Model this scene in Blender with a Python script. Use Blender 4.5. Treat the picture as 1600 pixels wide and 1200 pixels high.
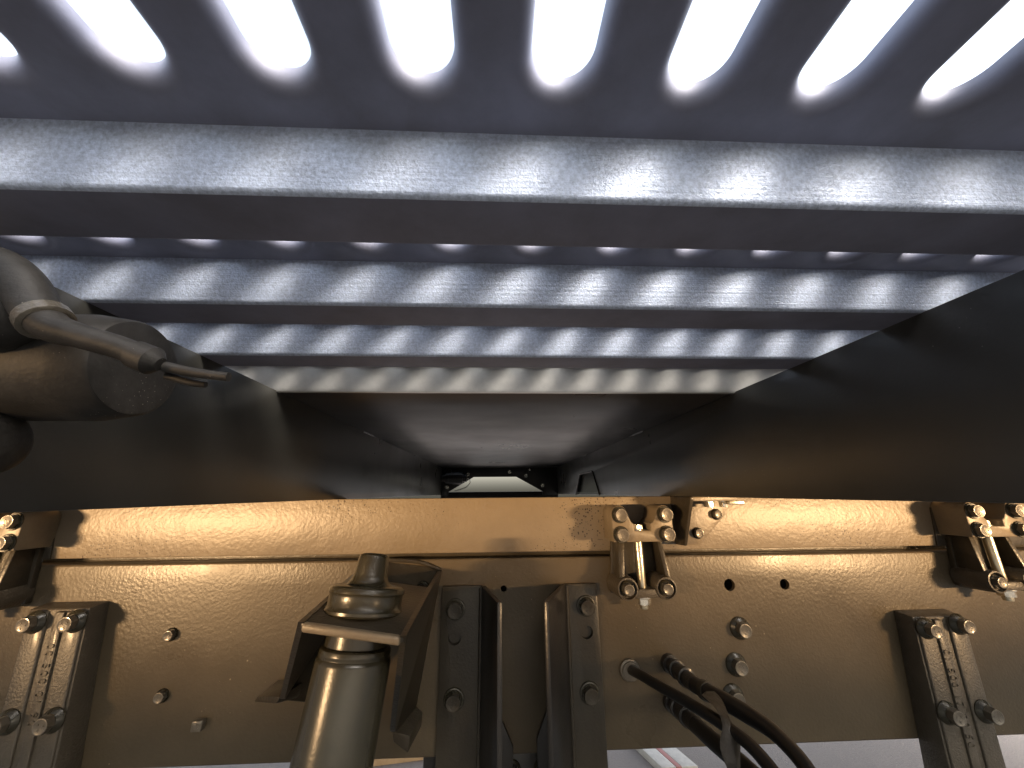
import bpy, bmesh, math, random
from mathutils import Vector, Matrix
random.seed(7)
for o in list(bpy.data.objects): bpy.data.objects.remove(o)
S = bpy.context.scene
C = S.collection

# ------------------------------------------------------------------ camera
cam_d = bpy.data.cameras.new('camera'); cam = bpy.data.objects.new('camera', cam_d); C.objects.link(cam)
cam_d.sensor_width = 36; cam_d.lens = 12.98; cam_d.clip_start = 0.01; cam_d.clip_end = 400
cam.matrix_world = Matrix(((0.99910511, -0.00401782, -0.04210502, 0),
                           (-0.04152537, -0.28237255, -0.95840565, 0),
                           (-0.0080386, 0.95929641, -0.2822867, 1.2),
                           (0, 0, 0, 1)))
S.camera = cam

# ------------------------------------------------------------------ sky, sun, added side lights, exposure
W = bpy.data.worlds.new('World'); S.world = W; W.use_nodes = True
wn = W.node_tree; wn.nodes.clear()
sky = wn.nodes.new('ShaderNodeTexSky'); sky.sky_type = 'NISHITA'; sky.sun_disc = False
SUN_EL, SUN_AZ = math.radians(44), math.radians(142)
sky.sun_elevation = SUN_EL; sky.sun_rotation = SUN_AZ; sky.dust_density = 5.5; sky.air_density = 1.6
hs = wn.nodes.new('ShaderNodeHueSaturation'); hs.inputs['Saturation'].default_value = 0.6
bg = wn.nodes.new('ShaderNodeBackground'); bg.inputs['Strength'].default_value = 0.15
wo = wn.nodes.new('ShaderNodeOutputWorld')
wn.links.new(sky.outputs[0], hs.inputs['Color']); wn.links.new(hs.outputs[0], bg.inputs[0]); wn.links.new(bg.outputs[0], wo.inputs[0])

def look(o, tgt):
    o.rotation_euler = (Vector(tgt) - o.location).to_track_quat('-Z', 'Y').to_euler()
sd = bpy.data.lights.new('sun', 'SUN'); sd.energy = 0.9; sd.angle = math.radians(24); sd.color = (1, .97, .93)
sun = bpy.data.objects.new('sun', sd); C.objects.link(sun); sun.location = (2, 3, 6)
sun.rotation_euler = Vector((-math.sin(SUN_AZ)*math.cos(SUN_EL), -math.cos(SUN_AZ)*math.cos(SUN_EL), -math.sin(SUN_EL))).to_track_quat('-Z', 'Y').to_euler()
def lamp(name, loc, tgt, w, h, power, col, spread=44):
    d = bpy.data.lights.new(name, 'AREA'); d.shape = 'RECTANGLE'; d.size = w; d.size_y = h; d.energy = power; d.color = col; d.spread = math.radians(spread)
    o = bpy.data.objects.new(name, d); C.objects.link(o); o.location = loc; look(o, tgt); return o
WARM = (1.0, .63, .31)
lamp('added_warm_light', (-2.7, -1.80, 1.165), (-.60, .86, 2.08), .50, .05, 14, WARM)  # added out-of-view area lights, supplying the warm light from both sides
lamp('added_warm_light', (2.9, -1.75, 1.165), (.90, .86, 2.08), .50, .05, 16, WARM)

S.view_settings.view_transform = 'Standard'; S.view_settings.look = 'None'
S.view_settings.exposure = 2.0; S.view_settings.gamma = 1; S.view_settings.use_curve_mapping = False
S.render.engine = 'CYCLES'

# ------------------------------------------------------------------ materials
MAT = {}
def mat(name, col, rough=.5, metal=0., bump=(), var=None, spots=None, coat=0., spec=.5, rvar=None, lines=0.):
    """bump: list of (scale, detail, strength, distance); var: (scale, amount, colour2); spots: (scale, thresh, colour, region)"""
    m = bpy.data.materials.new(name); m.use_nodes = True; nt = m.node_tree; n = nt.nodes; L = nt.links
    b = n['Principled BSDF']; b.inputs['Roughness'].default_value = rough; b.inputs['Metallic'].default_value = metal
    b.inputs['Specular IOR Level'].default_value = spec; b.inputs['Coat Weight'].default_value = coat; b.inputs['Coat Roughness'].default_value = .12
    b.inputs['Base Color'].default_value = (*col, 1)
    tc = n.new('ShaderNodeNewGeometry'); pos = tc.outputs['Position']
    csock = None
    if var:
        t = n.new('ShaderNodeTexNoise'); t.inputs['Scale'].default_value = var[0]; t.inputs['Detail'].default_value = 6; t.inputs['Roughness'].default_value = .65
        L.new(pos, t.inputs['Vector'])
        r = n.new('ShaderNodeMapRange'); r.inputs[1].default_value = .35; r.inputs[2].default_value = .68; r.inputs[4].default_value = var[1]
        L.new(t.outputs[0], r.inputs[0])
        mx = n.new('ShaderNodeMix'); mx.data_type = 'RGBA'; mx.inputs[6].default_value = (*col, 1); mx.inputs[7].default_value = (*var[2], 1)
        L.new(r.outputs[0], mx.inputs[0]); csock = mx.outputs[2]
    if spots:
        v = n.new('ShaderNodeTexVoronoi'); v.inputs['Scale'].default_value = spots[0]; L.new(pos, v.inputs['Vector'])
        nz = n.new('ShaderNodeTexNoise'); nz.inputs['Scale'].default_value = spots[3]; nz.inputs['Detail'].default_value = 2; L.new(pos, nz.inputs['Vector'])
        mm = n.new('ShaderNodeMapRange'); mm.inputs[1].default_value = .42; mm.inputs[2].default_value = .68; mm.inputs[4].default_value = spots[1]; L.new(nz.outputs[0], mm.inputs[0])
        rnd = n.new('ShaderNodeSeparateColor'); L.new(v.outputs['Color'], rnd.inputs[0])
        mu = n.new('ShaderNodeMath'); mu.operation = 'MULTIPLY'; L.new(mm.outputs[0], mu.inputs[0]); L.new(rnd.outputs[0], mu.inputs[1])
        lt = n.new('ShaderNodeMath'); lt.operation = 'LESS_THAN'; L.new(v.outputs['Distance'], lt.inputs[0]); L.new(mu.outputs[0], lt.inputs[1])
        mx2 = n.new('ShaderNodeMix'); mx2.data_type = 'RGBA'; mx2.inputs[6].default_value = (*col, 1); mx2.inputs[7].default_value = (*spots[2], 1)
        if csock: L.new(csock, mx2.inputs[6])
        L.new(lt.outputs[0], mx2.inputs[0]); csock = mx2.outputs[2]
    if csock: L.new(csock, b.inputs['Base Color'])
    if rvar:
        t = n.new('ShaderNodeTexNoise'); t.inputs['Scale'].default_value = rvar[0]; t.inputs['Detail'].default_value = 5; L.new(pos, t.inputs['Vector'])
        r = n.new('ShaderNodeMapRange'); r.inputs[1].default_value = .3; r.inputs[2].default_value = .7; r.inputs[3].default_value = rvar[1]; r.inputs[4].default_value = rvar[2]
        L.new(t.outputs[0], r.inputs[0]); L.new(r.outputs[0], b.inputs['Roughness'])
    prev = None
    if lines:       # fine drawing lines along X from rolling the sheet
        mp = n.new('ShaderNodeMapping'); mp.inputs['Scale'].default_value = (2.0, 420, 420); L.new(pos, mp.inputs['Vector'])
        t = n.new('ShaderNodeTexNoise'); t.inputs['Scale'].default_value = 1.0; t.inputs['Detail'].default_value = 3; L.new(mp.outputs[0], t.inputs['Vector'])
        bp = n.new('ShaderNodeBump'); bp.inputs['Strength'].default_value = lines; bp.inputs['Distance'].default_value = .0008
        L.new(t.outputs[0], bp.inputs['Height']); prev = bp.outputs[0]
    for sc, det, st, dist in bump:
        t = n.new('ShaderNodeTexNoise'); t.inputs['Scale'].default_value = sc; t.inputs['Detail'].default_value = det; L.new(pos, t.inputs['Vector'])
        bp = n.new('ShaderNodeBump'); bp.inputs['Strength'].default_value = st; bp.inputs['Distance'].default_value = dist
        L.new(t.outputs[0], bp.inputs['Height'])
        if prev: L.new(prev, bp.inputs['Normal'])
        prev = bp.outputs[0]
    if prev: L.new(prev, b.inputs['Normal'])
    MAT[name] = m; return m

mat('rail_paint', (.066, .051, .032), .33, 0, bump=[(170, 3, .24, .002), (600, 2, .15, .0008)], var=(5, .8, (.09, .07, .045)), rvar=(9, .26, .42), coat=.0, spec=.26, spots=(75, .13, (.22, .18, .12), 7))
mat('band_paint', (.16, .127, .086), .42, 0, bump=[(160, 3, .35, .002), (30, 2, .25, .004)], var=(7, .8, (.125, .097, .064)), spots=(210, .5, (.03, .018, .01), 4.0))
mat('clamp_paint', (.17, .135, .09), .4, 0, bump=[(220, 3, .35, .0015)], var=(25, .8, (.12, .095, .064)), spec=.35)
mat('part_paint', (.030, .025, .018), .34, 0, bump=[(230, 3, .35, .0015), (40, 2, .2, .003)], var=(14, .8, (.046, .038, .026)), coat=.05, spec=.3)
mat('damper_paint', (.026, .023, .014), .27, 0, bump=[(300, 3, .15, .001)], var=(20, .7, (.038, .033, .021)), spec=.5)
mat('cast_paint', (.055, .046, .034), .38, 0, bump=[(260, 4, .6, .002)], var=(18, .8, (.08, .067, .05)), coat=.05, spec=.3)
mat('bolt_paint', (.11, .095, .072), .3, .15, bump=[(500, 3, .5, .001)], var=(60, .7, (.075, .065, .05)), coat=.3)
mat('black_paint', (.016, .015, .014), .3, 0, bump=[(260, 3, .3, .0015)], coat=.1, spec=.35, var=(6, .6, (.035, .03, .026)))
mat('beam_paint', (.034, .033, .029), .32, 0, spec=.5, spots=(110, .10, (.12, .11, .095), 6), bump=[(300, 3, .12, .001), (8, 2, .1, .01)], var=(5, .8, (.048, .044, .038)), rvar=(6, .26, .38))
mat('panel_paint', (.016, .016, .0165), .38, 0, spec=.3, bump=[(5, 2, .12, .02), (250, 2, .08, .001)], rvar=(4, .25, .4))
mat('galvanised', (.62, .69, .84), .52, .3, bump=[(700, 3, .5, .0008), (240, 3, .12, .001)], var=(380, .95, (.36, .41, .51)), rvar=(300, .42, .62), lines=.45)  # lighter, bluer copy for the webs; light through the slots put into colour
mat('galvanised_shade', (.235, .245, .33), .55, .15, bump=[(60, 3, .12, .001), (300, 2, .1, .0006)], var=(14, .9, (.16, .16, .20)))  # darker copy of the same metal; underside shade put into the colour
mat('galvanised_pale', (.62, .61, .58), .34, .6, bump=[(240, 3, .15, .001)], var=(60, .7, (.5, .5, .48)))
mat('zinc', (.62, .56, .42), .28, .9, bump=[(300, 3, .3, .001)])
mat('zinc_bright', (.8, .76, .66), .25, .9)
mat('rubber', (.007, .007, .007), .42, 0, bump=[(300, 2, .15, .001)], coat=.15)
mat('strap_plastic', (.03, .024, .017), .5, 0, bump=[(90, 3, .5, .004)], spec=.3)
mat('dusty_black', (.014, .0125, .0105), .55, 0, spec=.35, bump=[(500, 3, .3, .0006), (60, 2, .15, .0015)], var=(90, .8, (.034, .031, .028)), spots=(420, .17, (.16, .14, .12), 30))
mat('concrete', (.17, .148, .135), .85, 0, bump=[(140, 5, .8, .006)], var=(85, .9, (.14, .12, .11)))
mat('dark_ground', (.05, .048, .045), .9, 0, bump=[(120, 5, .8, .006)], var=(60, .8, (.035, .033, .031)))  # for the unseen ground, made dark to cut light bounced upwards
mat('wood', (.36, .24, .13), .7, 0, bump=[(60, 4, .4, .002)], var=(22, .9, (.26, .16, .08)))
mat('red_paint', (.30, .11, .09), .5, 0, var=(30, .6, (.22, .10, .085)))
mat('white_paint', (.42, .39, .35), .5, 0, var=(30, .6, (.26, .23, .20)))

# ------------------------------------------------------------------ mesh helpers
def merge(bm, src):
    me = bpy.data.meshes.new('tmp'); src.to_mesh(me); bm.from_mesh(me); bpy.data.meshes.remove(me); src.free()
def box(bm, x0, x1, y0, y1, z0, z1, bev=0., seg=2, xf=None):
    t = bmesh.new(); bmesh.ops.create_cube(t, size=1)
    for v in t.verts: v.co = Vector(((x0+x1)/2 + v.co.x*(x1-x0), (y0+y1)/2 + v.co.y*(y1-y0), (z0+z1)/2 + v.co.z*(z1-z0)))
    if bev: bmesh.ops.bevel(t, geom=t.edges[:], offset=bev, segments=seg, affect='EDGES', profile=.5, clamp_overlap=True)
    if xf: bmesh.ops.transform(t, matrix=xf, verts=t.verts[:])
    merge(bm, t)
def prism(bm, pts, ax, d0, d1, bev=0., seg=2):
    """pts: 2-D outline; ax 'y': (x,z) extruded along y; 'x': (y,z) along x; 'z': (x,y) along z"""
    f = {'y': lambda a, b, d: (a, d, b), 'x': lambda a, b, d: (d, a, b), 'z': lambda a, b, d: (a, b, d)}[ax]
    t = bmesh.new()
    A = [t.verts.new(f(a, b, d0)) for a, b in pts]; B = [t.verts.new(f(a, b, d1)) for a, b in pts]
    t.faces.new(A); t.faces.new(B[::-1]); n = len(pts)
    for i in range(n): t.faces.new((A[i], B[i], B[(i+1) % n], A[(i+1) % n]))
    bmesh.ops.recalc_face_normals(t, faces=t.faces[:])
    if bev: bmesh.ops.bevel(t, geom=t.edges[:], offset=bev, segments=seg, affect='EDGES', profile=.5, clamp_overlap=True)
    merge(bm, t)
def hexa(bm, P, bev=0.):
    """eight corners: bottom four then top four, in the same order round"""
    t = bmesh.new(); v = [t.verts.new(p) for p in P]
    for q in ((0,1,2,3), (4,5,6,7), (0,1,5,4), (1,2,6,5), (2,3,7,6), (3,0,4,7)): t.faces.new([v[i] for i in q])
    bmesh.ops.recalc_face_normals(t, faces=t.faces[:])
    if bev: bmesh.ops.bevel(t, geom=t.edges[:], offset=bev, segments=2, affect='EDGES', profile=.5, clamp_overlap=True)
    merge(bm, t)
def frame_of(d):
    d = Vector(d).normalized(); a = Vector((0, 0, 1)) if abs(d.z) < .9 else Vector((1, 0, 0))
    u = d.cross(a).normalized(); return d, u, d.cross(u)
def lathe(bm, prof, base, d, n=32, capped=True):
    """prof: (distance along d, radius)"""
    d, u, w = frame_of(d); base = Vector(base); rings = []
    t = bmesh.new()
    for s, r in prof:
        rings.append([t.verts.new(base + d*s + (u*math.cos(2*math.pi*i/n) + w*math.sin(2*math.pi*i/n))*r) for i in range(n)])
    for a, b in zip(rings, rings[1:]):
        for i in range(n): t.faces.new((a[i], a[(i+1) % n], b[(i+1) % n], b[i]))
    if capped: t.faces.new(rings[0]); t.faces.new(rings[-1])
    bmesh.ops.recalc_face_normals(t, faces=t.faces[:]); merge(bm, t)
def smooth_path(pts, k=6):
    P = [Vector(p) for p in pts]; out = []
    for i in range(len(P)-1):
        p0 = P[max(i-1, 0)]; p1 = P[i]; p2 = P[i+1]; p3 = P[min(i+2, len(P)-1)]
        for j in range(k):
            t = j/k; out.append(.5*((2*p1) + (p2-p0)*t + (2*p0-5*p1+4*p2-p3)*t*t + (-p0+3*p1-3*p2+p3)*t**3))
    return out + [P[-1]]
def tube(bm, pts, rad, n=16, k=6):
    """pts of (x,y,z); rad a number or one per point"""
    R = rad if isinstance(rad, (list, tuple)) else [rad]*len(pts)
    P = smooth_path(pts, k); m = len(P); rr = []
    for i in range(m):
        f = i/(m-1)*(len(R)-1); a = min(int(f), len(R)-2); rr.append(R[a] + (R[a+1]-R[a])*(f-a))
    t = bmesh.new(); rings = []; u = None
    for i, p in enumerate(P):
        d = (P[min(i+1, m-1)] - P[max(i-1, 0)]).normalized()
        u = frame_of(d)[1] if u is None else (u - d*u.dot(d)).normalized()
        w = d.cross(u)
        rings.append([t.verts.new(p + (u*math.cos(2*math.pi*j/n) + w*math.sin(2*math.pi*j/n))*rr[i]) for j in range(n)])
    for a, b in zip(rings, rings[1:]):
        for j in range(n): t.faces.new((a[j], a[(j+1) % n], b[(j+1) % n], b[j]))
    t.faces.new(rings[0]); t.faces.new(rings[-1])
    bmesh.ops.recalc_face_normals(t, faces=t.faces[:]); merge(bm, t)
def obj(name, bm, m, parent=None, smooth=40):
    me = bpy.data.meshes.new(name); bm.to_mesh(me); bm.free()
    me.materials.append(MAT[m])
    for p in me.polygons: p.use_smooth = True
    if smooth: me.set_sharp_from_angle(angle=math.radians(smooth))
    o = bpy.data.objects.new(name, me); C.objects.link(o)
    if parent: o.parent = parent; o.matrix_parent_inverse = Matrix.Translation(-parent.location)
    return o
def thing(name, loc, label, cat, group=None):
    o = bpy.data.objects.new(name, None); o.empty_display_size = .05; C.objects.link(o); o.location = loc
    o['label'] = label; o['category'] = cat
    if group: o['group'] = group
    return o
def tag(o, label, cat, group=None):
    o['label'] = label; o['category'] = cat
    if group: o['group'] = group
    return o
def BM(): return bmesh.new()

# hexagon-head bolts: shared meshes, built along +Z of the bolt
BOLT = {}
def bolt_mesh(kind):
    if kind in BOLT: return BOLT[kind]
    R, h, fl, col, m = kind      # head radius, head height, flange radius, collar height, material
    bm = BM()
    # hexagon with chamfered crown
    def ring(r, z, n=6, a=0): return [bm.verts.new((r*math.cos(a+2*math.pi*i/n), r*math.sin(a+2*math.pi*i/n), z)) for i in range(n)]
    n = 24
    def hexr(a): 
        a = (a % (math.pi/3)) - math.pi/6; return R*math.cos(math.pi/6)/math.cos(a)
    rings = []
    for z, f in ((col, None), (col+h*.82, None), (col+h, .9), (col+h*1.02, .80), (col+h*.97, .70)):
        rings.append([bm.verts.new(((hexr(2*math.pi*i/n) if f is None else R*f)*math.cos(2*math.pi*i/n), (hexr(2*math.pi*i/n) if f is None else R*f)*math.sin(2*math.pi*i/n), z)) for i in range(n)])
    for a, b in zip(rings, rings[1:]):
        for i in range(n): bm.faces.new((a[i], a[(i+1) % n], b[(i+1) % n], b[i]))
    bm.faces.new(rings[-1]); bm.faces.new(rings[0])
    for k in range(3):          # small cast grade marks on the head
        a = 2*math.pi*k/3 + .4; x, y = R*.38*math.cos(a), R*.38*math.sin(a)
        box(bm, x-R*.12, x+R*.12, y-R*.05, y+R*.05, col+h*.9, col+h*1.03, 0)
    bmesh.ops.recalc_face_normals(bm, faces=bm.faces[:])
    me = bpy.data.meshes.new('bolt'); bm.to_mesh(me); bm.free(); me.materials.append(MAT[m])
    for p in me.polygons: p.use_smooth = True
    me.set_sharp_from_angle(angle=math.radians(32))
    bm = BM(); lathe(bm, [(0, fl), (.0016, fl), (.003, fl*.95), (col*.7, fl*.84), (col+.0006, R*1.0)], (0, 0, 0), (0, 0, 1), 28)
    mw = bpy.data.meshes.new('washer'); bm.to_mesh(mw); bm.free(); mw.materials.append(MAT[m if 'zinc' in m else 'damper_paint'])
    for p in mw.polygons: p.use_smooth = True
    mw.set_sharp_from_angle(angle=math.radians(30))
    BOLT[kind] = (me, mw); return BOLT[kind]
def bolt(parent, loc, kind, d=(0, -1, 0), spin=None, name='bolt'):
    me, mw = bolt_mesh(kind)
    o = bpy.data.objects.new(name, me); C.objects.link(o)
    q = Vector(d).to_track_quat('Z', 'X').to_matrix().to_4x4()
    M = Matrix.Translation(Vector(loc) - parent.location) @ q @ Matrix.Rotation(random.random()*1.05 if spin is None else spin, 4, 'Z')
    o.parent = parent; o.matrix_basis = M
    w = bpy.data.objects.new('washer', mw); C.objects.link(w); w.parent = o
    return o
B_CLAMP = (.0135, .010, .0165, .004, 'bolt_paint')
B_BOSS = (.0112, .012, .0145, .003, 'bolt_paint')
B_RAIL = (.0145, .013, .0215, .007, 'bolt_paint')
B_HANG = (.0135, .0125, .0195, .008, 'bolt_paint')
B_ANG = (.0150, .012, .0200, .005, 'part_paint')
B_SMALL = (.0098, .009, .0120, .002, 'bolt_paint')
B_TINY = (.0085, .008, .0100, .002, 'zinc_bright')
B_DARK = (.0110, .010, .0150, .003, 'black_paint')

def cutter(o, holes):
    """real round holes through a face: (x, y, z, radius) drilled along Y"""
    bm = BM()
    for x, y, z, r in holes: lathe(bm, [(-.03, r), (.03, r)], (x, y, z), (0, 1, 0), 24)
    me = bpy.data.meshes.new('cut'); bm.to_mesh(me); bm.free(); c = bpy.data.objects.new('cut', me); C.objects.link(c)
    md = o.modifiers.new('b', 'BOOLEAN'); md.object = c; md.operation = 'DIFFERENCE'; md.solver = 'EXACT'
    dg = bpy.context.evaluated_depsgraph_get(); nm = bpy.data.meshes.new_from_object(o.evaluated_get(dg))
    o.modifiers.clear(); old = o.data; o.data = nm; nm.name = old.name
    bpy.data.objects.remove(c); bpy.data.meshes.remove(me)
    nm.set_sharp_from_angle(angle=math.radians(35))

# ------------------------------------------------------------------ the ground
GZ = -.30
bm = BM(); g = 60
vs = [bm.verts.new(p) for p in ((-g, -g, GZ), (g, -g, GZ), (g, g, GZ), (-g, g, GZ))]; bm.faces.new(vs)
o = obj('ground', bm, 'dark_ground'); o['kind'] = 'structure'
PZ = -.20       # top of the pale concrete pavement beyond the vehicle
bm = BM(); box(bm, -12, 12, 2.30, 9.0, GZ-.05, PZ, .008); o = obj('pavement', bm, 'concrete'); o['kind'] = 'structure'

# ------------------------------------------------------------------ slotted galvanised deck overhead
ZL, ZU, PITCH = 1.359, 1.399, .0690
X0, X1 = -.0367 - 22.5*PITCH, -.0367 + 23.5*PITCH
deck = thing('slotted_deck', (0, .2, ZL), 'galvanised corrugated steel deck overhead with rows of long open slots', 'deck')
def slot_row(bm, ya, yb, sa, sb, r, R=.0095, rise=.0015, z=ZU):
    """flat strip ya..yb with one rounded slot per pitch, hole from sa to sb, rim rolled upwards"""
    nx = int(round((X1-X0)/PITCH)); hw = PITCH/2
    for c in range(nx):
        xc = X0 + (c+.5)*PITCH
        loops = []
        rr = r + R; ca, cb = sa + r, sb - r
        def ang(yedge, yc):
            a = math.atan2(abs(yedge-yc), hw); L1 = [a*i/6 for i in range(6)]; L2 = [a + (math.pi-2*a)*i/8 for i in range(9)]; L3 = [math.pi-a + a*i/6 for i in range(1, 7)]
            return L1+L2+L3
        TA = [(cb, +1, t) for t in ang(yb, cb)]; TB = [(ca, -1, t) for t in ang(ya, ca)]
        seq = TA + [(yc, s, math.pi - t) for yc, s, t in TB]
        # outer rectangle
        out = []
        for yc, s, t in seq:
            dx, dy = math.cos(t), math.sin(t); lim = (yb-yc) if s > 0 else (yc-ya)
            k = min(hw/abs(dx) if abs(dx) > 1e-6 else 9, lim/dy if dy > 1e-6 else 9)
            out.append((xc+dx*k, yc+s*dy*k, z))
        loops.append(out)
        prof = [(rr, 0)] + [(r + R*(1-math.sin(p*math.pi/12)), R*(1-math.cos(p*math.pi/12))) for p in range(1, 7)] + [(r, R+rise), (r+.003, R+rise)]
        for q, dz in prof:
            loops.append([(xc+math.cos(t)*q, yc+s*math.sin(t)*q, z+dz) for yc, s, t in seq])
        V = [[bm.verts.new(p) for p in lp] for lp in loops]; n = len(seq)
        for a, b in zip(V, V[1:]):
            for i in range(n):
                j = (i+1) % n
                try: bm.faces.new((a[i], a[j], b[j], b[i]))
                except ValueError: pass
def strip(bm, prof):
    """corrugation cross-section (y,z) swept along X, subdivided a little"""
    xs = [X0, X1]; rows = [[bm.verts.new((x, y, z)) for y, z in prof] for x in xs]
    for a, b in zip(rows, rows[1:]):
        for i in range(len(prof)-1): bm.faces.new((a[i], b[i], b[i+1], a[i+1]))
def sheet(name, bm, m, thick=.002):
    bmesh.ops.remove_doubles(bm, verts=bm.verts[:], dist=1e-5)
    bmesh.ops.recalc_face_normals(bm, faces=bm.faces[:])
    o = obj(name, bm, m, deck, smooth=28); return o
bm = BM(); slot_row(bm, -.16, .1643, -.115, .1405, .0158); sheet('slotted_plate', bm, 'galvanised_shade')
bm = BM(); box(bm, -4, 4, -1.0, -.1605, ZU, ZU+.003); obj('light_block_sheet', bm, 'galvanised_shade', deck)  # unseen deck extension, added to block light from behind the camera
bm = BM(); box(bm, -4, X0-.001, -.16, 2.48, ZU, ZU+.003); obj('light_block_sheet', bm, 'galvanised_shade', deck)  # unseen side extensions, added to keep light from the sides out
bm = BM(); box(bm, X1+.001, 4, -.16, 2.48, ZU, ZU+.003); obj('light_block_sheet', bm, 'galvanised_shade', deck)
bm = BM(); box(bm, -4, 4, -1.06, -1.001, 1.200, ZU+.003, .003); obj('light_block_channel', bm, 'galvanised_shade', deck)  # unseen, added with a low edge to keep side light off the webs
YK = (.169, .295, .421)
LIP = .0035
for k, y in enumerate(YK):
    ye = y + .0445
    nxt = YK[k+1] - .0046 if k < 2 else .574
    bm = BM()
    rnd = [(y+LIP*(1-math.cos(a)), ZL+LIP*(1-math.sin(a))) for a in (0, .39, .79, 1.18, 1.57)]
    rnd2 = [(ye-LIP*(1-math.cos(a)), ZL+LIP*(1-math.sin(a))) for a in (1.57, 1.18, .79, .39, 0)]
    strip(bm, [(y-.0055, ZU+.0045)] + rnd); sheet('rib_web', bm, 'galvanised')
    bm = BM(); strip(bm, [rnd[-1]] + rnd2 + [(ye+.005, ZU)]); sheet('rib_flat', bm, 'galvanised_shade')
    ya, yb = ye+.005, nxt
    bm = BM(); m_ = .0155 if k < 2 else .018
    slot_row(bm, ya, yb, ya+m_, yb-m_, .0150); sheet('slotted_strip', bm, 'galvanised_shade')
bm = BM(); strip(bm, [(.574, ZU+.0006), (.579, ZL+.004), (.5795, ZL+.0005), (.581, ZL-.0018), (.588, ZL-.002), (.588, ZL+.001)]); sheet('end_web', bm, 'galvanised_pale')

# black flat deck panel beyond, with its stepped lips at the far end
pan = thing('deck_panel', (0, 1.5, ZL), 'flat glossy black deck panel between the two cross beams', 'panel')
bm = BM(); box(bm, X0, X1, .5885, 2.40, ZL-.001, ZL+.02, .001); obj('sheet', bm, 'panel_paint', pan)
for i, (y, z) in enumerate(((2.405, -.004), (2.435, .004))):
    bm = BM(); box(bm, -.80, .85, y, y+.028, ZL+z, ZL+z+.02, .002); obj('lip', bm, 'beam_paint', pan)

# ------------------------------------------------------------------ cross beams (the two dark walls)
def beam(xin, sgn, y0, label, notch=False):
    t = thing('cross_beam', (xin, y0, 1.189), label, 'beam')
    z0, z1 = 1.189, ZL+.0006; y1 = 2.462
    pts = [(y0, z0), (y0, z1), (y1, z1), (y1, z0)]
    if notch: pts += [(1.905, z0), (1.80, 1.277), (1.785, 1.283), (1.56, 1.283), (1.545, 1.277), (1.467, z0)]
    bm = BM(); prism(bm, pts, 'x', xin, xin+sgn*.008, .0012); obj('web', bm, 'beam_paint', t)
    bm = BM(); box(bm, *sorted((xin+sgn*.0085, xin+sgn*.07)), y0, y1, z1-.0102, z1-.0004, .001); obj('flange', bm, 'beam_paint', t)
    bm = BM(); box(bm, *sorted((xin+sgn*.0085, xin+sgn*.07)), y0, y1, z0+.0004, z0+.0100, .001); obj('flange', bm, 'beam_paint', t)
    for y in (.98, 1.62):       # stitch welds under the top edge
        bm = BM(); tube(bm, [(xin-sgn*.0005, y+d*.012, z1-.0015+random.uniform(-.0006, .0006)) for d in range(8)], .0026, 8, 2); obj('weld_bead', bm, 'beam_paint', t)
    if notch:
        bm = BM(); box(bm, *sorted((xin+sgn*.0135, xin+sgn*.0175)), 1.3, 2.1, z0+.0105, z1-.0105); obj('dark_backing', bm, 'black_paint', t)  # black sheet set close behind the notch to make the opening dark
        bm = BM(); tube(bm, [(xin-.001*sgn, y, z) for y, z in pts[4:]], .0032, 8, 1); obj('notch_rim', bm, 'beam_paint', t)
    return t
beam(-.3496, -1, .247, 'dark painted cross beam behind the dusty cylinder with the bent pipe')
beam(.3991, 1, .13, 'dark painted cross beam with a small trapezoid notch in its lower edge', True)

# end plate closing the far end, with the trapezoid opening
t = thing('end_plate', (0, 2.47, 1.2), 'black end plate with trapezoid opening to bright daylight and pale bolts', 'plate')
z1 = ZL+.004
bm = BM()
prism(bm, [(-.352, 1.185), (-.352, z1), (.401, z1), (.401, 1.185), (.30, 1.185), (.30, 1.2065), (.1315, 1.2985), (-.144, 1.2985), (-.304, 1.2065), (-.304, 1.185)], 'y', 2.4642, 2.474, .001)
obj('plate', bm, 'black_paint', t)
bm = BM(); box(bm, -.352, .401, 2.475, 2.485, 1.15, 1.2065, .001); obj('sill', bm, 'black_paint', t)
for x, z in ((-.182, 1.3155), (.0866, 1.3303), (.1942, 1.3055), (.3005, 1.2445), (-.3136, 1.237)):
    bolt(t, (x, 2.4642, z), (.008, .008, .0125, .003, 'zinc_bright'))
bm = BM(); lathe(bm, [(0, .006), (.004, .006), (.0055, .004)], (.220, 2.4642, 1.3418), (0, -1, 0), 16); obj('rivet', bm, 'zinc_bright', t)
# coupling in the corner of the end plate
t = thing('pipe_coupling', (-.30, 2.40, 1.27), 'black pipe coupling with wire loop fixed in the end plate corner', 'coupling')
bm = BM(); lathe(bm, [(0, .020), (.03, .020), (.031, .032), (.05, .032), (.051, .036), (.135, .036), (.14, .032), (.141, .022), (.165, .022)], (-.350, 2.43, 1.290), (1, 0, 0), 24); obj('body', bm, 'black_paint', t)
bm = BM(); box(bm, -.300, -.285, 2.42, 2.44, 1.30, 1.345, .003); obj('lever', bm, 'black_paint', t)
bm = BM(); tube(bm, [(-.195, 2.43, 1.29), (-.17, 2.43, 1.285), (-.165, 2.43, 1.26), (-.19, 2.43, 1.235), (-.225, 2.43, 1.222), (-.26, 2.43, 1.212)], .003, 8); obj('wire', bm, 'zinc_bright', t)

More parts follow.
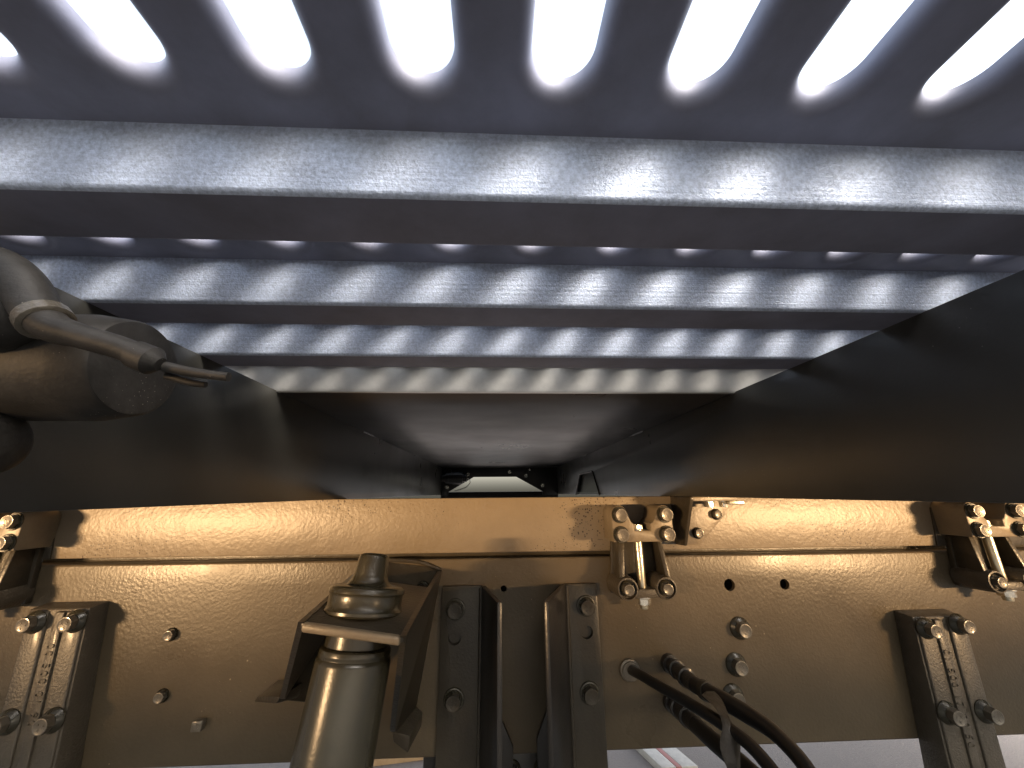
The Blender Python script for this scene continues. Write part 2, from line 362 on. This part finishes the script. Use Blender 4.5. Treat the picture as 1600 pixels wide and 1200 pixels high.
# ------------------------------------------------------------------ subframe rail (bronze band) and chassis rail
t = thing('subframe_rail', (0, .88, 1.07), 'bronze lit upper subframe rail with dark pitted specks, resting along the chassis rail', 'rail')
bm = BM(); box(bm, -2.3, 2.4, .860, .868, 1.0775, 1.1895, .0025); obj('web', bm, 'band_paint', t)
bm = BM(); box(bm, -2.3, 2.4, .8685, .925, 1.1800, 1.1890, .001); obj('flange', bm, 'black_paint', t)
bm = BM(); box(bm, -2.3, 2.4, .8950, .925, 1.0660, 1.0775, .001); obj('flange', bm, 'part_paint', t)
bm = BM(); prism(bm, [(-1.25, 1.0778), (-.904, 1.0778), (-.914, 1.157), (-1.25, 1.157)], 'y', .8565, .8602, .001); obj('side_plate', bm, 'part_paint', t)
bm = BM(); prism(bm, [(1.40, 1.0778), (.991, 1.0778), (1.002, 1.160), (1.40, 1.160)], 'y', .8565, .8602, .001); obj('side_plate', bm, 'part_paint', t)

rail = thing('chassis_rail', (0, .88, .73), 'long glossy dark brown chassis rail with drilled holes and orange peel paint', 'rail')
bm = BM(); box(bm, -2.3, 2.4, .860, .869, .728, 1.0662, .004, 3); web = obj('web', bm, 'rail_paint', rail)
cutter(web, [(.0168, .862, 1.0077, .0065), (.5005, .862, 1.0067, .0118), (.6221, .862, 1.0058, .0105)])
bm = BM(); box(bm, -2.3, 2.4, .8695, .935, 1.0560, 1.0655, .001); obj('flange', bm, 'rail_paint', rail)
bm = BM(); box(bm, -2.3, 2.4, .8695, .935, .7285, .7380, .001); obj('flange', bm, 'rail_paint', rail)
bm = BM(); box(bm, -.1, .75, .93, .936, .95, 1.05); obj('dark_backing', bm, 'black_paint', rail)
for x, z in ((-.634, .939), (-.626, .8385)): bolt(rail, (x, .8605, z), B_SMALL)
for x, z in ((.508, .926), (.488, .862), (.472, .809)): bolt(rail, (x, .8605, z), B_RAIL)
bm = BM(); box(bm, -.556, -.537, .848, .8605, .785, .802, .002); lathe(bm, [(0, .004), (.0135, .004)], (-.5463, .8605, .7935), (0, -1, 0), 12); obj('square_nut', bm, 'bolt_paint', rail)

# ------------------------------------------------------------------ mounting clamps
def make_clamp(xc, label):
    t = thing('mounting_clamp', (xc, .86, 1.0), label, 'clamp', 'clamps joining the subframe to the chassis rail')
    X = lambda a: xc + a
    # upper block, U-notched
    def arc(cx, cz, r, a0, a1, n=6): return [(X(cx+r*math.cos(math.radians(a0+(a1-a0)*i/n))), cz+r*math.sin(math.radians(a0+(a1-a0)*i/n))) for i in range(n+1)]
    pts = [(X(-.062), 1.102)] + arc(-.048, 1.158, .0165, 180, 60) + arc(-.010, 1.152, .018, 170, 270, 6)[1:]
    pts = [(X(-.063), 1.102), *arc(-.0465, 1.1565, .0165, 180, 35), (X(-.026), 1.146), (X(-.022), 1.139), (X(-.018), 1.137), (X(-.018), 1.1235), (X(.016), 1.1235), (X(.016), 1.137), (X(.021), 1.139), (X(.026), 1.146), *arc(.0465, 1.1565, .0165, 145, 0), (X(.063), 1.102)]
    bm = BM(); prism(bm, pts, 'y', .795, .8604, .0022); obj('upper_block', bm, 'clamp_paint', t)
    # lower bracket: back plate, two tapering ribs, a foot bar
    bm = BM(); prism(bm, [(X(-.062), .998), (X(-.052), 1.100), (X(.052), 1.100), (X(.058), .998), (X(.03), .994), (X(-.036), .994)], 'y', .848, .8604, .003); obj('lower_plate', bm, 'part_paint', t)
    for s in (-1, 1):
        a, b_ = (-.056, -.040) if s < 0 else (.040, .052)
        c, d_ = (-.056, -.046) if s < 0 else (.040, .051)
        bm = BM(); hexa(bm, [(X(c), .855, 1.020), (X(d_), .855, 1.020), (X(d_), .800, 1.020), (X(c), .800, 1.020),
                             (X(a*.86), .855, 1.101), (X(b_*.86), .855, 1.101), (X(b_*.86), .815, 1.101), (X(a*.86), .815, 1.101)], .002); obj('rib', bm, 'part_paint', t)
        bx = -.042 if s < 0 else .035
        bm = BM(); lathe(bm, [(0, .0235), (.060, .0212), (.0635, .0203), (.064, .0178), (.056, .0170)], (X(bx), .858, 1.017), (0, -1, 0), 28); obj('boss', bm, 'cast_paint', t)
        bolt(t, (X(bx), .8020, 1.017), B_BOSS)
    bm = BM(); box(bm, X(-.028), X(.021), .797, .852, 1.000, 1.016, .003); obj('foot_bar', bm, 'cast_paint', t)
    bm = BM(); lathe(bm, [(0, .0075), (.003, .0085), (.150, .0085), (.153, .007)], (X(-.0065), .815, .978), (0, 0, 1), 24); obj('rod', bm, 'zinc', t)
    for x, z in ((-.0465, 1.1545), (.0475, 1.1545), (-.0465, 1.1165), (.0475, 1.1165)): bolt(t, (X(x), .7952, z), B_CLAMP)
    bolt(t, (X(-.0065), .815, 1.0003), (.0145, .012, .016, .002, 'zinc_bright'), (0, 0, -1), name='nut')
    bolt(t, (X(-.0065), .815, 1.1230), (.0125, .009, .014, .002, 'zinc_bright'), (0, 0, 1), name='nut')
    return t
make_clamp(.3005, 'notched four bolt clamp with zinc rod, beside the small triangular gusset')
make_clamp(1.066, 'notched four bolt clamp with zinc rod, above the spring hanger with upright raised numbers')
make_clamp(-.972, 'notched four bolt clamp with zinc rod, above the hanger beside two small bolts')

# small triangular gusset with its nuts
t = thing('gusset_bracket', (.45, .86, 1.088), 'small triangular gusset bracket with bolts next to the notched clamp', 'bracket')
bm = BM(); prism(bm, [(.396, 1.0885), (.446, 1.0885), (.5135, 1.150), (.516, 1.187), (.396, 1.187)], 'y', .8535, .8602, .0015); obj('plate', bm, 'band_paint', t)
bm = BM(); prism(bm, [(.8605, 1.0885), (.822, 1.0905), (.770, 1.183), (.770, 1.1885), (.8605, 1.1885)], 'x', .394, .401, .0012); obj('fin', bm, 'part_paint', t)
bm = BM(); prism(bm, [(.3985, .775), (.3985, .8605), (.535, .8605), (.505, .79)], 'z', 1.1802, 1.1887, .001); obj('tab', bm, 'band_paint', t)
for x, z in ((.4424, 1.1115), (.491, 1.150)): bolt(t, (x, .8537, z), B_SMALL)
for x, y in ((.462, .825), (.498, .83)): bolt(t, (x, y, 1.1805), (.0098, .012, .0115, .002, 'zinc_bright'), (0, 0, -1), name='nut')
bm = BM(); box(bm, .492, .527, .80, .812, 1.172, 1.180, .002); obj('strip', bm, 'zinc', t)

# ------------------------------------------------------------------ spring hangers
def hanger(xt, ztop, k, side, text, flip, label, bolts):
    """cast bracket on the rail face: xt = outer x of the free flank at the top, k = lean, side = which way the bracket extends"""
    t = thing('spring_hanger', (xt+side*.05, .84, ztop), label, 'bracket', 'cast spring hangers bolted to the chassis rail')
    zb = .52
    def X(a, z): return xt + side*a + k*(ztop - z)
    def slab(a0, a1, yt, yb, z1, z0, bev, m, name, back=.8604, inset=0.):
        P = [(X(a0, z0), back, z0), (X(a1, z0), back, z0), (X(a1-inset, z0), yb, z0), (X(a0+inset, z0), yb, z0),
             (X(a0, z1), back, z1), (X(a1, z1), back, z1), (X(a1-inset, z1-inset), yt, z1-inset), (X(a0+inset, z1-inset), yt, z1-inset)]
        bm = BM(); hexa(bm, P, bev); return obj(name, bm, m, t)
    slab(0, .118, .826, .806, ztop, zb, .003, 'cast_paint', 'body', inset=.004)
    slab(.006, .0585, .822, .802, ztop-.006, zb, .0025, 'cast_paint', 'raised_rib', back=.832, inset=.002)
    slab(.0725, .112, .822, .802, ztop-.006, zb, .0025, 'cast_paint', 'raised_rib', back=.832, inset=.002)
    slab(.040, .0585, .818, .798, ztop-.007, zb, .002, 'cast_paint', 'number_strip', back=.829, inset=.001)
    for a, z, s in bolts: 
        yf = .822 - .02*(ztop-z)/(ztop-zb); bolt(t, (X(a, z), yf+.0004, z), B_HANG)
    # raised cast numbers running along the strip
    cu = bpy.data.curves.new('num', 'FONT'); cu.body = text; cu.size = .0185; cu.extrude = .0012; cu.align_x = 'LEFT'; cu.space_character = 1.25; cu.resolution_u = 2
    tmp = bpy.data.objects.new('num', cu); C.objects.link(tmp)
    dg = bpy.context.evaluated_depsgraph_get(); dg.update(); me = bpy.data.meshes.new_from_object(tmp.evaluated_get(dg)); bpy.data.objects.remove(tmp)
    me.name = 'cast_numbers'; me.materials.append(MAT['cast_paint']) if not me.materials else None
    o = bpy.data.objects.new('cast_numbers', me); C.objects.link(o)
    z = ztop - .058
    down = Vector((k*-1*-1, 0, -1)).normalized()
    ex = Vector((k, -.02/(ztop-zb)*1.0, -1)).normalized()      # text runs down the strip
    ey = Vector((1, 0, k)).normalized(); ez = ex.cross(ey).normalized()
    if ez.y > 0: ey = -ey; ez = ex.cross(ey).normalized()
    a = .0425 if side*ey.x > 0 else .0565
    org = Vector((X(a, z), .8180 - .02*(ztop-z)/(ztop-zb), z))
    M = Matrix(((ex.x, ey.x, ez.x, org.x), (ex.y, ey.y, ez.y, org.y), (ex.z, ey.z, ez.z, org.z), (0, 0, 0, 1)))
    o.parent = t; o.matrix_basis = Matrix.Translation(-t.location) @ M
    me.materials.clear(); me.materials.append(MAT['cast_paint'])
    return t
hanger(.850, .953, -.085, 1, '01 500 17 90 50', False, 'cast spring hanger with raised numbers, standing clear of the pale ground below the rail', [(.022, .930, 0), (.093, .936, 0), (.022, .792, 0), (.097, .792, 0)])
hanger(-.7666, 1.000, .10, -1, '00 500 01 90', True, 'cast spring hanger with raised numbers, beside two small bolts and a square nut', [(.020, .976, 0), (.092, .976, 0), (.020, .826, 0), (.094, .826, 0)])

# ------------------------------------------------------------------ shock absorber and its bracket
t = thing('damper_bracket', (-.2, .86, .8), 'pressed steel hat bracket holding the shock absorber on the rail', 'bracket')
FL, FR = Vector((-.2534, .560, 1.0405)), Vector((-.1195, .560, 1.0225)); BL, BR = Vector((-.2600, .745, 1.0575)), Vector((-.1190, .745, 1.0385))
th = Vector((.0, 0, -.009))
bm = BM(); hexa(bm, [FL+th, FR+th, BR+th, BL+th, FL, FR, BR, BL], .002); obj('top_plate', bm, 'part_paint', t)
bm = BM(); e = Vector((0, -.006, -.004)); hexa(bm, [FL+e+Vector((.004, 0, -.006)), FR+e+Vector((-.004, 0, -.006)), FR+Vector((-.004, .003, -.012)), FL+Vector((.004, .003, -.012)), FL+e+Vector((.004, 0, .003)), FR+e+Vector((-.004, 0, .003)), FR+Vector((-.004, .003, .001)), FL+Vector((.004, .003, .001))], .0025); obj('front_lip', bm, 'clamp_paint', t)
def plate3(name, pts, thick, m, bev=.0015):
    """flat-ish plate through 3-D points, thickened along X"""
    bm = BM(); A = [bm.verts.new(p) for p in pts]; B = [bm.verts.new((p[0]+thick, p[1], p[2])) for p in pts]; n = len(pts)
    bm.faces.new(A); bm.faces.new(B[::-1])
    for i in range(n): bm.faces.new((A[i], B[i], B[(i+1) % n], A[(i+1) % n]))
    bmesh.ops.recalc_face_normals(bm, faces=bm.faces[:])
    bmesh.ops.triangulate(bm, faces=[f for f in bm.faces if len(f.verts) > 4])
    return obj(name, bm, m, t, smooth=50)
plate3('side_plate', [(-.2555, .557, 1.0415), (-.2610, .74, 1.0580), (-.264, .8604, 1.0645), (-.355, .8604, .82), (-.380, .800, .852), (-.366, .772, .8665), (-.357, .752, .874), (-.350, .735, .8835)], .008, 'part_paint')
plate3('side_plate', [(-.1235, .557, 1.0235), (-.1215, .74, 1.0390), (-.1205, .8604, 1.0455), (-.160, .8604, .80), (-.178, .79, .806), (-.174, .765, .8175), (-.168, .735, .834), (-.1635, .71, .848)], .008, 'part_paint')
# back closing strip behind the piston, rounded over the top
bm = BM(); tube(bm, [(-.262, .8585, 1.0640), (-.22, .8585, 1.0655), (-.16, .8585, 1.0610), (-.116, .8585, 1.0460)], .004, 8); obj('top_edge', bm, 'part_paint', t)
bm = BM(); hexa(bm, [(-.362, .752, .868), (-.424, .800, .850), (-.424, .8604, .832), (-.360, .8604, .832), (-.354, .745, .880), (-.418, .796, .860), (-.418, .8604, .858), (-.352, .8604, .862)], .001); obj('foot', bm, 'part_paint', t)
bm = BM(); hexa(bm, [(-.171, .772, .800), (-.146, .775, .782), (-.140, .8604, .775), (-.172, .8604, .782), (-.172, .765, .8175), (-.143, .772, .808), (-.138, .8604, .80), (-.170, .8604, .82)], .002); obj('foot', bm, 'part_paint', t)
bolt(t, (-.150, .8604, 1.012), (.010, .009, .014, .003, 'part_paint'))

top = Vector((-.1905, .645, 1.110)); dr = Vector((-.018, -.040, -.240)).normalized()
t = thing('shock_absorber', tuple(top + dr*.5), 'dark olive tubular shock absorber with stepped cap standing in its bracket', 'shock absorber')
bm = BM(); lathe(bm, [(0, .008), (.0008, .0165), (.003, .0212), (.006, .0226), (.030, .0252), (.038, .0275), (.043, .0320), (.0455, .0360)], top, dr, 40); obj('cap', bm, 'damper_paint', t)
bm = BM(); lathe(bm, [(.0445, .030), (.0450, .048), (.0465, .0525), (.049, .0545), (.054, .0550), (.0560, .0532), (.058, .0528), (.070, .0528), (.074, .0545), (.0765, .0572), (.080, .0572), (.0825, .055), (.0825, .03)], top, dr, 48); obj('bushing', bm, 'damper_paint', t)
bm = BM(); lathe(bm, [(.080, .036), (.082, .0435), (.120, .0435), (.121, .0405), (.126, .0405)], top, dr, 48); obj('sleeve', bm, 'damper_paint', t)
bm = BM(); lathe(bm, [(.121, .034), (.1215, .0455), (.1235, .0480), (.1275, .0488), (.130, .0488), (.131, .0482), (.133, .0482), (.135, .0500), (.139, .0508), (.50, .0508), (.505, .045)], top, dr, 56); obj('tube', bm, 'damper_paint', t)

# ------------------------------------------------------------------ the two angle brackets
def angle_bracket(f0, f1, bend, nose, bolts, knock, label):
    t = thing('angle_bracket', (bend[0], .85, .6), label, 'bracket', 'bent angle brackets on the chassis rail')
    zt, zb = 1.016, .50
    bm = BM(); box(bm, min(f0, f1), max(f0, f1), .8505, .8604, zb, zt, .0015); fl = obj('flange', bm, 'part_paint', t)
    cutter(fl, [(knock[0], .845, knock[1], .0125)])
    bm = BM(); lathe(bm, [(0, .0122), (.0020, .0118)], (knock[0], .8600, knock[1]), (0, -1, 0), 24); obj('plug', bm, 'part_paint', t)
    d = (Vector(nose) - Vector(bend)).normalized(); nrm = Vector((d.y, -d.x)); 
    if (nrm.x > 0) == (nose[0] > bend[0]): nrm = -nrm
    # nrm points to the open side (the face the camera sees is the other one)
    a, b_ = Vector(bend), Vector(nose); th = -nrm*.010
    bm = BM(); hexa(bm, [(a.x, a.y, zb), (b_.x, b_.y, zb), (b_.x+th.x, b_.y+th.y, zb), (a.x+th.x, a.y+th.y, zb),
                         (a.x, a.y, zt), (b_.x, b_.y, zt-.004), (b_.x+th.x, b_.y+th.y, zt-.004), (a.x+th.x, a.y+th.y, zt)], .0022)
    obj('leg', bm, 'black_paint', t)
    bm = BM(); tube(bm, [(bend[0], .8500, zb), (bend[0], .8500, .8), (bend[0], .8500, zt-.003)], .0042, 10, 2); obj('weld_bead', bm, 'part_paint', t)
    for x, z in bolts: bolt(t, (x, .8508, z), B_ANG)
angle_bracket(-.1094, -.030, (-.030, .852), (.003, .743), [(-.081, .9745), (-.0788, .822)], (-.0813, .9235), 'bent angle bracket with bolted flange, the one next to the shock absorber bracket')
angle_bracket(.147, .2105, (.147, .852), (.0948, .742), [(.186, .9755), (.1835, .8255)], (.1845, .928), 'bent angle bracket with bolted flange and open punched hole, the one next to the hoses')
# dark crossmember behind and between them
t = thing('crossmember', (.03, .9, .6), 'black crossmember with triangular gussets between the two angle brackets', 'crossmember')
bm = BM(); box(bm, -.135, .167, .8696, 1.25, .56, .7275, .004); obj('box_section', bm, 'black_paint', t)
bm = BM(); prism(bm, [(-.030, .87), (.034, .745), (.030, .60), (-.030, .60)], 'y', .8485, .8598, .001); obj('gusset', bm, 'black_paint', t)
bm = BM(); prism(bm, [(.145, .90), (.078, .755), (.082, .60), (.145, .60)], 'y', .8485, .8598, .001); obj('gusset', bm, 'black_paint', t)
for x in (.012, .0335, .088, .108): bolt(t, (x, .8690, .702), B_DARK, (0, -1, 0))

# ------------------------------------------------------------------ hoses at the rail
def fitting(t, p, d, prof, m='black_paint'):
    bm = BM(); lathe(bm, prof, p, d, 20); return obj('fitting', bm, m, t)
t = thing('air_hose', (.27, .86, .8575), 'thin black air hose leaving the rail through a round grommet', 'hose', 'hoses and lines below the clamp')
fitting(t, (.268, .8604, .8585), (0, -1, 0), [(0, .020), (.003, .0205), (.006, .0195), (.007, .0165), (.010, .0160), (.0105, .0125)], 'bolt_paint')
bm = BM(); tube(bm, [(.268, .862, .8585), (.275, .81, .868), (.292, .76, .870), (.313, .71, .8705), (.335, .64, .8720), (.344, .58, .8695), (.338, .50, .850), (.310, .40, .80)], .0085, 16); obj('hose', bm, 'rubber', t)

STEP = [(0, .017), (.012, .017), (.0125, .0125), (.030, .0125), (.031, .0165), (.036, .0165), (.037, .0135), (.062, .0135), (.063, .0165), (.070, .0165), (.071, .013), (.100, .013)]
t = thing('brake_hose', (.35, .86, .868), 'ribbed black hose fitting with smooth hose, running past the row of rail bolts', 'hose', 'hoses and lines below the clamp')
fitting(t, (.350, .8604, .868), (.03, -1, .03), STEP)
bm = BM(); tube(bm, [(.353, .765, .871), (.362, .72, .8745), (.377, .66, .8780), (.386, .60, .8780), (.378, .53, .866), (.345, .42, .82)], [.0125, .0130, .0125, .0098, .0095, .0095], 16); obj('hose', bm, 'rubber', t)
bm = BM(); tube(bm, [(.3575, .742, .8728), (.3595, .732, .8735)], .0150, 16, 2); obj('clip', bm, 'part_paint', t)
t = thing('supply_hose', (.345, .86, .808), 'lower ribbed black hose fitting angling below the rail edge', 'hose', 'hoses and lines below the clamp')
fitting(t, (.346, .8604, .803), (0, -1, .10), STEP)
bm = BM(); tube(bm, [(.346, .765, .8125), (.3475, .71, .818), (.353, .64, .824), (.357, .58, .822), (.35, .50, .80), (.32, .42, .76)], [.0125, .0130, .0130, .0120, .0110, .0110], 16); obj('hose', bm, 'rubber', t)
# brown strap tying the hoses
bm = BM()
sp = [(.338, .690, .893), (.336, .655, .888), (.331, .628, .870), (.322, .610, .842), (.315, .60, .81), (.310, .595, .76)]; P = smooth_path(sp, 6)
Lf, Rt = [], []
for i, p in enumerate(P):
    w = .012 + .004*math.sin(i*.55); tw = .25*math.sin(i*.3)
    Lf.append(p + Vector((-w, -.004*math.cos(i*.7)-.003, tw*.02))); Rt.append(p + Vector((w, .004*math.sin(i*.5), -tw*.02)))
rows = [[bm.verts.new(a), bm.verts.new((a+b_)/2 + Vector((0, -.007, 0))), bm.verts.new(b_), bm.verts.new((a+b_)/2 + Vector((0, .006, 0)))] for a, b_ in zip(Lf, Rt)]
for a, b_ in zip(rows, rows[1:]):
    for i in range(4): bm.faces.new((a[i], a[(i+1) % 4], b_[(i+1) % 4], b_[i]))
bm.faces.new(rows[0]); bm.faces.new(rows[-1]); bmesh.ops.recalc_face_normals(bm, faces=bm.faces[:])
tag(obj('hose_strap', bm, 'strap_plastic', None, 60), 'crumpled brown plastic strap tied round the hoses and hanging down', 'strap')

# ------------------------------------------------------------------ dusty cylinder with bent pipe, near the camera
t = thing('lock_cylinder', (-.30, .21, 1.27), 'dusty dark cylinder with flat end face, mounted in front of a cross beam', 'cylinder')
bm = BM(); lathe(bm, [(0, .0305), (.326, .0305), (.3275, .0302), (.3425, .0278), (.3440, .0268), (.3445, .0250)], (-.552, .212, 1.271), (1, 0, 0), 64); obj('barrel', bm, 'dusty_black', t)
bm = BM(); lathe(bm, [(-.024, .004), (-.021, .011), (-.012, .018), (0, .0205), (.012, .018), (.021, .011), (.024, .004)], (-.252, .179, 1.2880), (1, .1, -.05), 28); obj('boss', bm, 'dusty_black', t)
bm = BM(); lathe(bm, [(0, .0200), (.270, .0200), (.282, .0190), (.290, .0165), (.294, .0120), (.295, .004)], (-.552, .205, 1.2215), (1, 0, .02), 32); obj('boss', bm, 'dusty_black', t)
pp = thing('bent_pipe', (-.20, .172, 1.27), 'dusty bent pipe narrowing to a thin rod across the cylinder face', 'pipe')
bm = BM(); tube(bm, [(-.290, .171, 1.3110), (-.268, .170, 1.3130), (-.247, .169, 1.3100), (-.2300, .168, 1.2990), (-.2170, .167, 1.2840), (-.2060, .166, 1.2755), (-.192, .166, 1.2710), (-.176, .168, 1.2665), (-.165, .170, 1.2620)], [.0092, .0092, .0092, .0090, .0085, .0070, .0056, .0055, .0055], 20, 6); obj('pipe', bm, 'dusty_black', pp)
bm = BM(); lathe(bm, [(0, .0056), (.0005, .0066), (.0085, .0068), (.0095, .0058), (.0125, .0032)], (-.1695, .1692, 1.2639), (.9, .13, -.36), 20); obj('collar', bm, 'dusty_black', pp)
bm = BM(); lathe(bm, [(0, .0088), (.0006, .0098), (.0055, .0098), (.0062, .0088)], (-.2145, .1672, 1.2818), (.72, -.05, -.68), 20); obj('clamp_band', bm, 'bolt_paint', pp)
bm = BM(); tube(bm, [(-.158, .1735, 1.2590), (-.1445, .175, 1.2565), (-.1295, .176, 1.2548)], [.0026, .0023, .0022], 12, 4); obj('rod', bm, 'dusty_black', pp)
bm = BM(); tube(bm, [(-.160, .178, 1.2560), (-.150, .179, 1.2530), (-.1425, .180, 1.2520)], [.0022, .0018, .0016], 10, 4); obj('split_pin', bm, 'dusty_black', pp)

# ------------------------------------------------------------------ things lying on the pavement beyond the rail
def plank(x0, x1, w, h, loc, rz, label):
    bm = BM(); box(bm, x0, x1, -w/2, w/2, 0, h, .004); o = obj('wooden_plank', bm, 'wood')
    o.location = loc; o.rotation_euler.z = math.radians(rz); return tag(o, label, 'plank')
plank(-.40, .40, .15, .045, (.50, 2.72, PZ-.001), 68, 'brown wooden plank on the ground beside the striped board')
plank(-.30, .30, .16, .045, (-.52, 2.60, PZ-.001), 8, 'brown wooden plank on the ground behind the shock absorber')
t = thing('striped_board', (.86, 2.7, PZ), 'weathered red and white striped board lying on the pale ground', 'board')
for i, (a, b_, m) in enumerate(((0, .075, 'white_paint'), (.077, .105, 'red_paint'), (.107, .19, 'white_paint'))):
    bm = BM(); hexa(bm, [(x, y, z) for z in (PZ-.001, PZ+.035) for x, y in ((.86+a, 2.35), (.86+b_, 2.35), (.64+b_, 3.05), (.64+a, 3.05))], .002)
    obj('stripe', bm, m, t)
